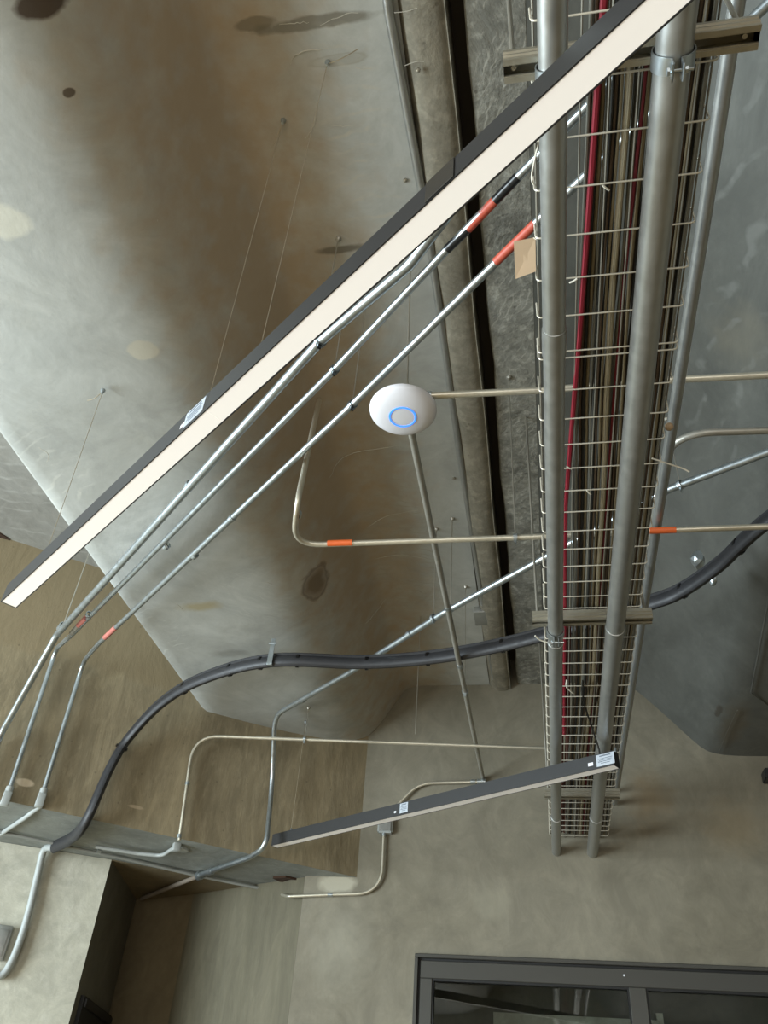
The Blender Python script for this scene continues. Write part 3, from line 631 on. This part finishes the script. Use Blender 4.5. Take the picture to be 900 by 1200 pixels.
# B middle
b1 = atz(83, 745, ZC); b2_ = atz(392, 433, ZC); b3 = atz(522, 294, ZC); b4 = atz(607, 207.2, ZC); dB = (b4-b3).normalized()
wB = atw(66, 760, .04); wB0 = atw(10, 928, .03)
tB, pb = conduit('metal_conduit', 'middle of the three sloping conduits, with black and orange tape near tray', [wB0, wB, b1, b2_, b3, b3+dB*1.7], .0122, 'galv', [.08, .06, .3, .2], group=SL)
band(tB, atz(84, 742, ZC), atz(92, 733, ZC), .0122, 'emt_grey'); band(tB, atz(92, 733, ZC), atz(101, 724, ZC), .0122, 'pink_tape', lab='faded red marker tape')
band(tB, atz(524, 292, ZC), atz(548.5, 268, ZC), .0122, 'black_tape', lab='black marker tape'); band(tB, atz(548.5, 268, ZC), atz(580, 235, ZC), .0122, 'red_tape', lab='orange red marker tape'); band(tB, atz(580, 235, ZC), atz(607, 207, ZC), .0122, 'black_tape', lab='black marker tape')
clampring(tB, b2_, b2_-b1, .0122); ring(tB, atz(195, 640, ZC), b2_-b1, .0122, L=.022); ring(tB, atz(104, 720, ZC), b2_-b1, .0122, L=.015)
hanger(b2_, b2_-b1, .0122, 4.185, 'thin rod hanger on the middle sloping conduit', .0018)
# C lowest
c1 = atz(115, 755, ZC); c2 = atz(413, 474, ZC); c3 = atz(580, 308, ZC); c4 = atz(628, 261, ZC); c5 = atz(724, 170, ZC); c6 = atz(892, 12, ZC); dC = (c6-c5).normalized()
wC = atw(98, 775, .04); wC0 = atw(50, 930, .03)
tC, pc = conduit('metal_conduit', 'lowest of the three sloping conduits, with orange end passing over the tray', [wC0, wC, c1, c2, c4, c5, c6, c6+dC*1.2], .0122, 'galv', [.10, .10, .3, .02, .3, .3], group=SL)
band(tC, atz(123, 747, ZC), atz(136, 735, ZC), .0122, 'pink_tape', lab='faded red marker tape'); band(tC, atz(581, 307, ZC), atz(627.5, 261.5, ZC), .0122, 'red_tape', lab='orange red marker tape')
clampring(tC, c2, c2-c1, .0122); ring(tC, atz(228, 651, ZC), c2-c1, .0122, L=.022); ring(tC, atz(272, 607, ZC), c2-c1, .0122, L=.022)
hanger(c2, c2-c1, .0122, 4.185, 'thin rod hanger on the lowest sloping conduit, left of the white disc', .0018)
# elbow fittings at the foot of B and C
def fitting(c, label, tail):
    t_ = thing('conduit_fitting', label, 'fitting', c)
    bm = B_(); obox(bm, c, WD, WN, Z, .02, .02, .035, bev=.006); mesh('body', bm, 'pale_fitting', t_, True)
    bm = B_(); lathe(bm, [(.013, 0), (.019, .004), (.019, .03), (.014, .034)], c+V((0, 0, .03)), Z, 14); mesh('collar', bm, 'pale_fitting', t_, True)
    if tail: mtube('outlet_pipe', fillet(tail, .04), .012, 'pale_fitting', t_, 12)
fitting(wB0+V((0, 0, -.035)), 'pale elbow fitting at left frame edge under the middle conduit', None)
fitting(wC0+V((0, 0, -.035)), 'pale elbow fitting at foot of the lowest sloping conduit', [wC0+V((0, 0, -.05)), wC0+V((0, .02, -.055)), atz(30, 958, 2.94), atz(0, 978, 2.94)])
# big black bundle D
ZD = 3.585
dp = [atw(62, 990, -.28), atw(80, 985, -.16), atw(99, 962, .02), atw(128, 902, .06), atw(150, 866, .075)]
dp[0] = atz(64, 992, 2.93); dp[1] = atz(84, 982, 2.925); dp[2] = atw(101, 962, .04)
dp += [atz(190, 824, ZD-.05), atz(240, 795, ZD), atz(319, 775, ZD), atz(430, 777, ZD), atz(530, 768, ZD), atz(636, 745, ZD), atz(760, 708, ZD), atz(800, 692, ZD), atz(843, 662, ZD), atz(870, 636, ZD), atz(905, 607, ZD), atz(960, 575, ZD)]
dpath = spline(dp, 7)
tD = thing('cable_bundle', 'thick black wrapped cable bundle curving from left wall past the tray', 'cable bundle', dp[0])
mtube('wrap', dpath, .02, 'black_jacket', tD, 14, flat=(.024, .037))
for k, (off, rr) in enumerate((((V((0, 0, .030))), .008), (V((0, 0, -.024)), .010))):
    o = mtube('inner_cable', [p+off+V((0, -.012, 0)) for p in dpath[20:]], rr, 'black_jacket', tD, 8)
for (px, py) in ((145, 878), (218, 806), (274, 785), (306, 779), (355, 777), (432, 777), (507, 771), (593, 756), (800, 692), (867, 640)):
    best, bi = 1e9, 1
    for j in range(1, len(dpath)-1):
        v = dpath[j]-EYE; zc = v.dot(FWD); ex = 450+F*v.dot(RGT)/zc-px; ey = 600-F*v.dot(UPV)/zc-py
        if ex*ex+ey*ey < best: best, bi = ex*ex+ey*ey, j
    d = (dpath[bi+1]-dpath[bi-1]).normalized()
    mtube('zip_tie', [dpath[bi]-d*.007, dpath[bi]+d*.007], .02, 'black_tie', tD, 14, flat=(.0252, .0385))
# clamp holding the bundle to the soffit
th_ = thing('bundle_clamp', 'bright zinc strap clamp holding the black bundle under the girder', 'clamp', atz(319, 775, ZD))
pz = atz(319, 775, ZD); bm = B_(); obox(bm, pz+V((0, -.035, .055)), X, Y, Z, .012, .002, .055, bev=.001); obox(bm, pz+V((0, -.028, -.030)), X, Y, Z, .014, .010, .007, bev=.002); obox(bm, pz+V((0, -.036, .0)), X, Y, Z, .013, .003, .03)
mesh('strap', bm, 'galv', th_); bm = B_(); lathe(bm, [(0, 0), (.008, 0), (.008, -.008), (0, -.01)], pz+V((0, -.03, .110)), Z, 6); tube(bm, [pz+V((-.02, -.04, .08)), pz+V((.02, -.04, .08))], .004, 8); mesh('bolt', bm, 'galv', th_)
# white wrapped sleeve from the bundle down the pale wall
def atp(x, y, off=0.0):
    nn = V((dl.y, -dl.x, 0)); nn = nn if nn.y < 0 else -nn
    d = ray(x, y); return EYE + d*((nn.dot(V((P1.x, P1.y, 0)))+off-nn.dot(EYE))/nn.dot(d))
sp_ = spline([atz(66, 993, 2.93), atp(52, 996, .05), atp(45, 1022, .03), atp(36, 1060, .03), atp(26, 1095, .03), atp(14, 1126, .03), atp(2, 1143, .03), atp(-12, 1140, .03)], 6)
o = mtube('cable_sleeve', sp_, .020, 'pale_fitting', None, 12); tag(origin_to(o, sp_[0]), 'pale grey wrapped cable sleeve running down the pale wall at left edge', 'cable sleeve')
t_ = thing('junction_box', 'grey metal box at left edge of the pale wall inside the sleeve loop', 'box', atp(2, 1103, 0))
nn = V((dl.y, -dl.x, 0)); nn = nn if nn.y < 0 else -nn
bm = B_(); obox(bm, atp(-4, 1104, .02), dl, nn, Z, .062, .018, .085, bev=.008); mesh('cover', bm, 'galv_dull', t_, True)
bm = B_(); obox(bm, atp(-4, 1104, .04), dl, nn, Z, .045, .003, .065, bev=.002); mesh('lid', bm, 'galv_dull', t_, True)
# long painted conduit along the soffit edge
t_, _ = conduit('edge_conduit', 'straight grey painted conduit along the soffit edge above the alcove', [atz(-40, 966, 2.94), atz(131, 1003, 2.94), atz(235, 1027, 2.935), atz(345, 1049, 2.93)], .009, 'painted_pipe', .3)
# C3 thin + box
e0 = atz(205, 992, 2.925); e1 = atw(222, 905, .03); 
wE0 = atw(210, 985, .03); wE1 = atw(221, 905, .03); wE2 = atw(240, 868, .04); 
ZE = 3.52
g1 = atz(262, 865, ZE); g2 = atz(640, 877, ZE)
t_, _ = conduit('metal_conduit', 'thin bronze conduit rising from wall box and running level behind short light', [wE0, atz(227, 862, ZE), g2, g2+(g2-g1)*.04], .0095, 'emt', [.15, .14], group='thin bronze conduits')
ring(t_, atw(219.5, 918, .03), Z, .0095, L=.02, e=.003); ring(t_, atw(210, 980, .03), Z, .0095, L=.02, e=.003)
hanger(atz(357, 866, ZE), X, .0095, 3.715, 'short rod hanger on the thin conduit, left above the short light', .0018)
t_ = thing('conduit_fitting', 'pale box fitting on the beam edge where thin conduit turns down', 'fitting', atz(206, 991, 2.95))
bm = B_(); obox(bm, atz(207, 991, 2.945), WD, WN, Z, .02, .022, .03, bev=.005); mesh('body', bm, 'pale_fitting', t_, True)
bm = B_(); lathe(bm, [(0, 0), (.035, 0), (.035, -.008), (.028, -.012), (0, -.012)], atz(214, 995, 2.955), Z, 20); mesh('round_plate', bm, 'pale_fitting', t_, True)
t2, _ = conduit('metal_conduit', 'short pale conduit sweeping left from the box fitting on the beam edge', [atz(203, 994, 2.93), atz(190, 1003, 2.925), atz(160, 1000, 2.925), atz(112, 992, 2.925)], .0105, 'pale_fitting', .08)
bm = B_(); lathe(bm, [(0, 0), (.014, 0), (.014, .02), (0, .02)], atz(114, 997, 2.93), WD, 10); mesh('end_fitting', bm, 'galv', t2)
# C4 galvanised
Z4 = 3.655
h = [atz(232, 1026, 2.925), atz(292, 1005, 2.925), atz(312, 992, 2.94), atw(319, 920, .035), atz(322, 838, Z4), atz(410, 788, Z4), atz(520, 718, Z4), atz(632, 657, Z4), atz(780, 575, Z4), atz(900, 530, Z4), atz(1010, 490, Z4)]
t4, p4 = conduit('metal_conduit', 'shiny conduit from alcove soffit, bending up wall, then rising right behind white disc', h, .0145, 'galv', [.10, .10, .3, .17, .3, .3, .3, .3, .3], group=None)
conduit('metal_conduit', 'short brown painted conduit inside the alcove ceiling, left of the shiny one', [atz(232, 1027, 2.925), atz(166, 1053, 2.93)], .013, 'painted_brown', 0)
t4['label'] = 'shiny conduit bending up beside the black bundle and rising right past the tray'
for (px, py) in ((355, 820), (480, 743)): ring(t4, atz(px, py, Z4), h[6]-h[5], .0145, L=.025)
ring(t4, atz(247, 1021, 2.925), h[1]-h[0], .0145, L=.04, e=.006); ring(t4, atz(234, 1026, 2.925), h[1]-h[0], .0145, L=.03, e=.012)
hanger(atz(528, 713, Z4), h[6]-h[5], .0145, 4.185, 'rod hanger of the rising conduit, right one beside the grey drop pipe', .0026)
hanger(atz(508, 724, Z4), h[6]-h[5], .0145, 4.185, 'rod hanger of the rising conduit, left one beside the grey drop pipe', .0022)
hanger(atz(797, 568, Z4), h[8]-h[7], .0145, 4.0, 'rod hanger of the rising conduit, right of the tray', .002)
# C1 level conduit to the access point
Z1 = 3.545
k0 = atz(498, 464, Z1); k1 = atz(632, 457.5, Z1); k2 = atz(790, 445, Z1); k3 = atz(900, 439.5, Z1)
t1, _ = conduit('metal_conduit', 'level bronze conduit from the white disc across behind the tray, upper one', [k0, k1, k2, k3, k3+(k3-k2)*2], .0112, 'emt', .5, group='thin bronze conduits')
ring(t1, k0+V((.006, 0, 0)), X, .0112, L=.03, e=.004)
# C2 level conduit with orange tape
Z2 = 3.36
l0 = atz(374, 470, 3.66); l1 = atz(348, 590, Z2+.01); l2 = atz(345, 638.3, Z2); l3 = atz(385, 637, Z2); l4 = atz(632, 629, Z2); l5 = atz(762, 622, Z2); l6 = atz(900, 617, Z2)
lz = V((l0.x, l0.y, l0.z))
# top of the drop disappears in a hole of the girder side
top = atz(374, 469, 4.12)
t2c, _ = conduit('metal_conduit', 'level conduit with orange tapes, lower one, bending up at its left end', [top, l1, l2+V((-.004, .004, 0)), l4, l5, l6, l6+(l6-l5)*2], .0105, 'emt', [.5, .085, .5, .5, .5], group='thin bronze conduits')
band(t2c, atz(384, 636.6, Z2), atz(413, 635.8, Z2), .0105, 'orange', lab='orange marker tape'); band(t2c, atz(761, 622, Z2), atz(792, 620.8, Z2), .0105, 'orange', lab='orange marker tape')
ring(t2c, atz(349, 603, Z2+.02), l1-top, .0105, L=.022)
hanger(atz(604, 630, Z2), X, .0105, 4.188, 'rod hanger on the orange taped conduit, just left of the tray', .0022)
# E grey pipe from disc to back wall
ZA = 3.545
m0 = atz(482, 506, ZA); m1 = aty(566, 912, 4.985)
tE, _ = conduit('metal_conduit', 'grey weathered conduit running from the white disc down to the back wall', [m0, m0+(m1-m0)*.5, m1], .0122, 'emt_grey', .5)
ring(tE, m0+(m1-m0)*.53, m1-m0, .0122, L=.03, e=.003); ring(tE, m0+(m1-m0)*.36, m1-m0, .0122, L=.02, e=.002)
hanger(m0+(m1-m0)*.62, m1-m0, .0122, 4.185, 'rod hanger on the grey conduit behind the white disc, farthest one', .0015)
# conduit on back wall
w1 = [aty(x, y, 4.975) for x, y in ((564, 916), (490, 918), (462, 928), (455, 955))]
t_, _ = conduit('metal_conduit', 'thin conduit on back wall curving from the grey conduit down to a box', [w1[0], w1[1], w1[3]+V((0, 0, .09))*0+V((0, 0, 0))], .009, 'emt', .22, group='conduits on the back wall')
ring(t_, w1[0], X, .009, L=.05, e=.008); ring(t_, w1[0]+V((-.05, 0, 0)), X, .009, L=.03, e=.004)
bx = aty(452, 966, 4.98); t_ = thing('junction_box', 'small grey conduit box on back wall behind the short light bar', 'box', bx)
bm = B_(); box(bm, (bx.x-.045, 4.955, bx.z-.055), (bx.x+.045, 5.0, bx.z+.06)); bmesh.ops.bevel(bm, geom=list(bm.edges), offset=.008, segments=2, affect='EDGES'); mesh('body', bm, 'pale_fitting', t_, True)
bm = B_(); box(bm, (bx.x-.035, 4.950, bx.z-.045), (bx.x+.035, 4.9555, bx.z+.05)); mesh('cover_plate', bm, 'galv_dull', t_)
w2 = [aty(450, 976, 4.978), aty(449, 1018, 4.978), aty(436, 1046, 4.978), aty(385, 1048, 4.978), aty(335, 1050, 4.978)]
t_, _ = conduit('metal_conduit', 'thin conduit on back wall dropping below the box and bending left', [w2[0], aty(447, 1047, 4.978), aty(385, 1048.5, 4.978), aty(338, 1050.5, 4.978), atz(322, 1046, 2.92)], .009, 'emt', [.17, .1, .02], group='conduits on the back wall')
ring(t_, w2[0]+V((0, 0, -.01)), Z, .009, L=.02, e=.004); ring(t_, aty(387, 1048.5, 4.978), X, .009, L=.03, e=.002)
# ceiling conduit beside the joint
n0 = atz(453, 0, 4.155)
pts = [V((-.262-.035, YF+.3, 4.165)), V((-.300, .80, 4.165)), V((-.295, 2.2, 4.165)), V((-.290, 3.55, 4.165))]
pts = [atz(452, -60, 4.165)] + [atz(x, y, 4.165) for x, y in ((453, 0), (499, 250), (537, 520), (566, 708))]
pts = [pts[0]-(pts[1]-pts[0]).normalized()*3] + pts
tN, _ = conduit('metal_conduit', 'grey conduit fixed along the ceiling beside the dark joint', pts, .0145, 'galv_dull', .5)
bq = atz(567, 722, 4.165); t_ = thing('junction_box', 'small grey square box at the end of the ceiling conduit', 'box', bq+V((0, 0, .02)))
bm = B_(); obox(bm, bq, X, Y, Z, .055, .075, .020, bev=.005); mesh('body', bm, 'galv_dull', t_, True)
t_, _ = conduit('metal_conduit', 'thin dark conduit from ceiling box to back wall', [atz(571, 735, 4.16), atz(574, 770, 4.16), aty(580, 805, 4.985)], .0095, 'galv_dull', .4)
# right side: straight grey pipe and bent one beside the tray
t_, _ = conduit('metal_conduit', 'straight grey conduit running along the right side of the tray', [V((.455, YF+.3, 3.40)), V((.452, .8, 3.40)), atz(820, 292, 3.40), V((.444, 3.0, 3.40)), V((.440, 4.98, 3.40))], .0165, 'galv_dull', .5)
ZB = 3.47
t_, _ = conduit('metal_conduit', 'bronze conduit beside the tray that bends off to the right', [atz(980, 508, ZB), atz(900, 504.5, ZB), atz(783, 508, ZB), atz(764, 625, ZB), atz(748, 700, ZB), V((.437, 4.98, ZB))], .0118, 'emt_grey', [.3, .20, .5, .5], group=None)
# brass rod at top right
# bits of foil like clamp on right girder side behind bundle
for (px, py, s, lb) in ((818, 656, 1.6, 'crumpled silver clamp above the black bundle on the right girder'), (835, 680, 1.0, 'small silver clamp tail below the black bundle on the right girder')):
    q = atz(px, py, 3.70); bm = B_()
    bmesh.ops.create_icosphere(bm, subdivisions=2, radius=.022*s)
    for v in bm.verts: v.co *= 1+.5*(random.random()-.5); v.co.z *= 1.1; v.co.x *= .8
    bmesh.ops.translate(bm, verts=bm.verts, vec=q); o = mesh('metal_clamp', bm, 'galv'); tag(origin_to(o, q), lb, 'clamp')
# thin bare rods hanging near the bundle
for (px, py, pyb, lb) in ((493, 722, 3.72, 'bare hanging rod left of the grey conduit, beside the black bundle'), ):
    q = atz(px, py, 4.185); o = mtube('hanging_rod', [q, V((q.x, q.y, 3.45))], .0022, 'rod', None, 6); tag(origin_to(o, q), lb, 'rod')
# small dark lamp corner at right frame edge on back wall
q = aty(899, 912, 4.96); bm = B_(); box(bm, (q.x-.02, 4.9, q.z-.02), (q.x+.12, 5.0, q.z+.04)); bmesh.ops.bevel(bm, geom=list(bm.edges), offset=.006, segments=2, affect='EDGES')
o = mesh('wall_speaker', bm, 'black_housing'); o.name = 'wall_box'; tag(origin_to(o, (q.x+.05, 5.0, q.z)), 'small black box on the back wall at the right frame edge', 'box')
# anchors in the girder
for (px, py, zz, lb) in ((475, 211, 4.185, 'tiny screw anchor in the ceiling left of the ceiling conduit above the long light'), (490, 82, 4.135, 'tiny screw anchor in the rolled concrete edge near top of photo'), (532, 560, 4.185, 'tiny anchor in the ceiling below the white disc')):
    q = atz(px, py, zz); bm = B_(); lathe(bm, [(0, 0), (.008, 0), (.007, -.006), (0, -.008)], q, Z, 8); o = mesh('anchor', bm, 'rod'); tag(origin_to(o, q), lb, 'anchor')

# ================================================================= ACCESS POINT
ap = atz(472, 486, 3.49)
tap = thing('wireless_access_point', 'white round disc access point with glowing blue ring under the ceiling', 'access point', ap+V((0, 0, .03)))
R = .108
prof = [(0, -.012), (.02, -.0119), (.045, -.0105), (.07, -.006), (.09, .001), (.101, .008), (.1065, .015), (R, .022), (.1075, .027), (.102, .030), (0, .030)]
bm = B_(); lathe(bm, prof, ap+V((0, 0, 0)), Z, 64); mesh('dome_shell', bm, 'white', tap, True)
# LED ring following the dome surface
bm = B_(); lathe(bm, [(.0385, -.0119), (.0392, -.0126), (.0435, -.0122), (.0442, -.0108), (.0430, -.008), (.0392, -.008), (.0385, -.0119)], ap, Z, 64); mesh('light_ring', bm, 'led', tap, True)
bm = B_(); lathe(bm, [(0, .030), (.085, .030), (.085, .040), (0, .040)], ap, Z, 32); mesh('back_plate', bm, 'ap_back', tap, True)
bm = B_(); obox(bm, ap+V((.0, .0, .058)), X, Y, Z, .05, .05, .018, bev=.006); mesh('mounting_box', bm, 'galv', tap, True)
q = ap+V((0.01, .0, .07)); tr2 = atz(481, 307, 4.185)
mtube('support_rod', [q, V((tr2.x, tr2.y, 4.185))], .0028, 'rod', tap, 6)

# ================================================================= LINEAR LIGHTS
def linear_light(u, n_, nA, w_, zb_, h_, s0, s1, splits, label, stickers, wires, group='black linear lights', dm='diffuser'):
    clip = splits[1:]; splits = splits[:1]
    u = u.normalized(); n_ = n_.normalized()
    c0 = u*s0 + n_*(nA+w_/2); t_ = thing('linear_light', label, 'light', (c0.x, c0.y, zb_+h_), group)
    base = n_*nA; base.z = zb_
    rim = .0028
    # housing: closed-top channel open at bottom, diffuser slightly inset
    prof = [(-rim, 0), (0, 0), (0, .010), (w_, .010), (w_, 0), (w_+rim, 0), (w_+rim, h_), (-rim, h_)]
    cuts = [s0] + splits + [s1]
    for a, b2 in zip(cuts[:-1], cuts[1:]):
        bm = B_(); extr(bm, prof, base, n_, Z, u, a+.0004, b2-.0004); hs = mesh('housing', bm, 'black_housing', t_)
        bm = B_(); extr(bm, [(.0006, .0008), (w_-.0006, .0008), (w_-.0006, .0095), (.0006, .0095)], base, n_, Z, u, a+.0003, b2-.0003); mesh('diffuser', bm, dm, t_)
    for s in clip:
        bm = B_(); obox(bm, u*s + n_*(nA-rim-.0015) + V((0, 0, zb_+h_*.5)), u, n_, Z, .034, .0012, h_*.48, bev=.001); mesh('joint_cover', bm, 'rim_gloss', t_)
    for s, d in ((s0, -1), (s1, 1)):
        bm = B_(); c = u*(s+d*.002) + n_*(nA+w_/2) + V((0, 0, zb_+h_/2)); obox(bm, c, u, n_, Z, .002, w_/2+rim, h_/2, bev=.0006); mesh('end_cap', bm, 'black_housing', t_)
    for (s, hw, zc, hz, kind) in stickers:
        c = u*s + n_*(nA-rim-.0006) + V((0, 0, zb_+zc)); bm = B_(); obox(bm, c, u, n_, Z, hw, .0005, hz)
        so = mesh('rating_sticker' if kind else 'white_mark', bm, 'sticker' if kind else 'white', t_)
        if kind:
            bm = B_()
            for k, (dz, wd) in enumerate(((.7, .62), (.25, .8), (0, .7), (-.25, .8), (-.55, .5))):
                obox(bm, c - n_*.0008 + V((0, 0, dz*hz)) , u, n_, Z, hw*wd, .0002, hz*(.10 if k == 0 else .05))
            mesh('sticker_print', bm, 'sticker_print', so)
    for (s, top, tail) in wires:
        p = u*s + n_*(nA+w_/2) + V((0, 0, zb_+h_)); top = V(top)
        o = mtube('suspension_wire', [p, p+V((0, 0, .02))+(top-p)*.0, p+(top-p)*.5, top], .0011, 'steel_wire', t_, 6)
        bm = B_(); lathe(bm, [(0, 0), (.005, 0), (.005, .018), (.002, .022), (0, .022)], p, Z, 10); mesh('gripper', bm, 'galv', t_, True)
        bm = B_(); lathe(bm, [(0, 0), (.009, 0), (.009, -.004), (.005, -.012), (.004, -.02), (0, -.021)], top, Z, 10); mesh('ceiling_anchor', bm, 'galv', t_, True)
        if tail: mtube('wire_tail', spline([top+V((0, 0, -.012)), top+V(tail)*.5+V((0, 0, -.025)), top+V(tail)+V((0, 0, -.015))], 5), .0015, 'steel_wire', t_, 5)
    return t_
u1 = V((.782, -.623, 0)); n1 = V((.623, .782, 0))
k_ = 1.3/1.2
s_of = lambda x, y: u1.dot(atz(x, y, 2.9))
s_start = s_of(6, 707); s_end = .55
wa = atz(332, 141, 4.185); wb = atz(384, 73, 4.185); wc = atz(121, 457, 3.702)
zt1 = 2.9+.065
linear_light(u1, n1, .468*k_+.001, .0415*k_, 2.9, .065, s_start, s_end, [s_of(247, 486), u1.dot(atz(515, 212, 2.93))],
    'long black linear light bar with wide white diffuser crossing the photo diagonally',
    [(u1.dot(atz(228, 485, 2.93)), .042, .034, .024, 1), (u1.dot(atz(211, 500, 2.92)), .008, .026, .006, 0)],
    [(u1.dot(atz(225, 470, zt1)), wa, (-.06, .08, 0)), (u1.dot(atz(290, 416, zt1)), wb, (.10, -.03, 0)), (u1.dot(atz(42, 655, zt1)), wc, (-.07, .03, 0)), (.25, (.30, .25, 4.187), None)])
u2 = V((.842, -.539, 0)); n2 = V((.539, .842, 0))
sp2 = lambda x, y, z=2.99: u2.dot(atz(x, y, z))
linear_light(u2, n2, 3.0465, .0425, 2.99, .062, sp2(318, 991), sp2(718.7, 896.5), [sp2(459, 957)],
    'short black linear light bar hanging low in front of the back wall',
    [(sp2(472, 948, 3.015), .026, .033, .024, 1), (sp2(708, 889.5, 3.02), .042, .032, .025, 1), (sp2(460.5, 951, 3.01), .006, .022, .005, 0), (sp2(693.5, 895.5, 3.02), .012, .025, .007, 0)],
    [(sp2(330, 985), tuple(V((0, 0, 0)) + (u2*sp2(330, 985) + n2*3.068 + V((0, 0, 3.706)))), None), (sp2(715, 893), tuple(u2*sp2(715, 893) + n2*3.068 + V((0, 0, 4.185))), None)], dm='diffuser_dim')
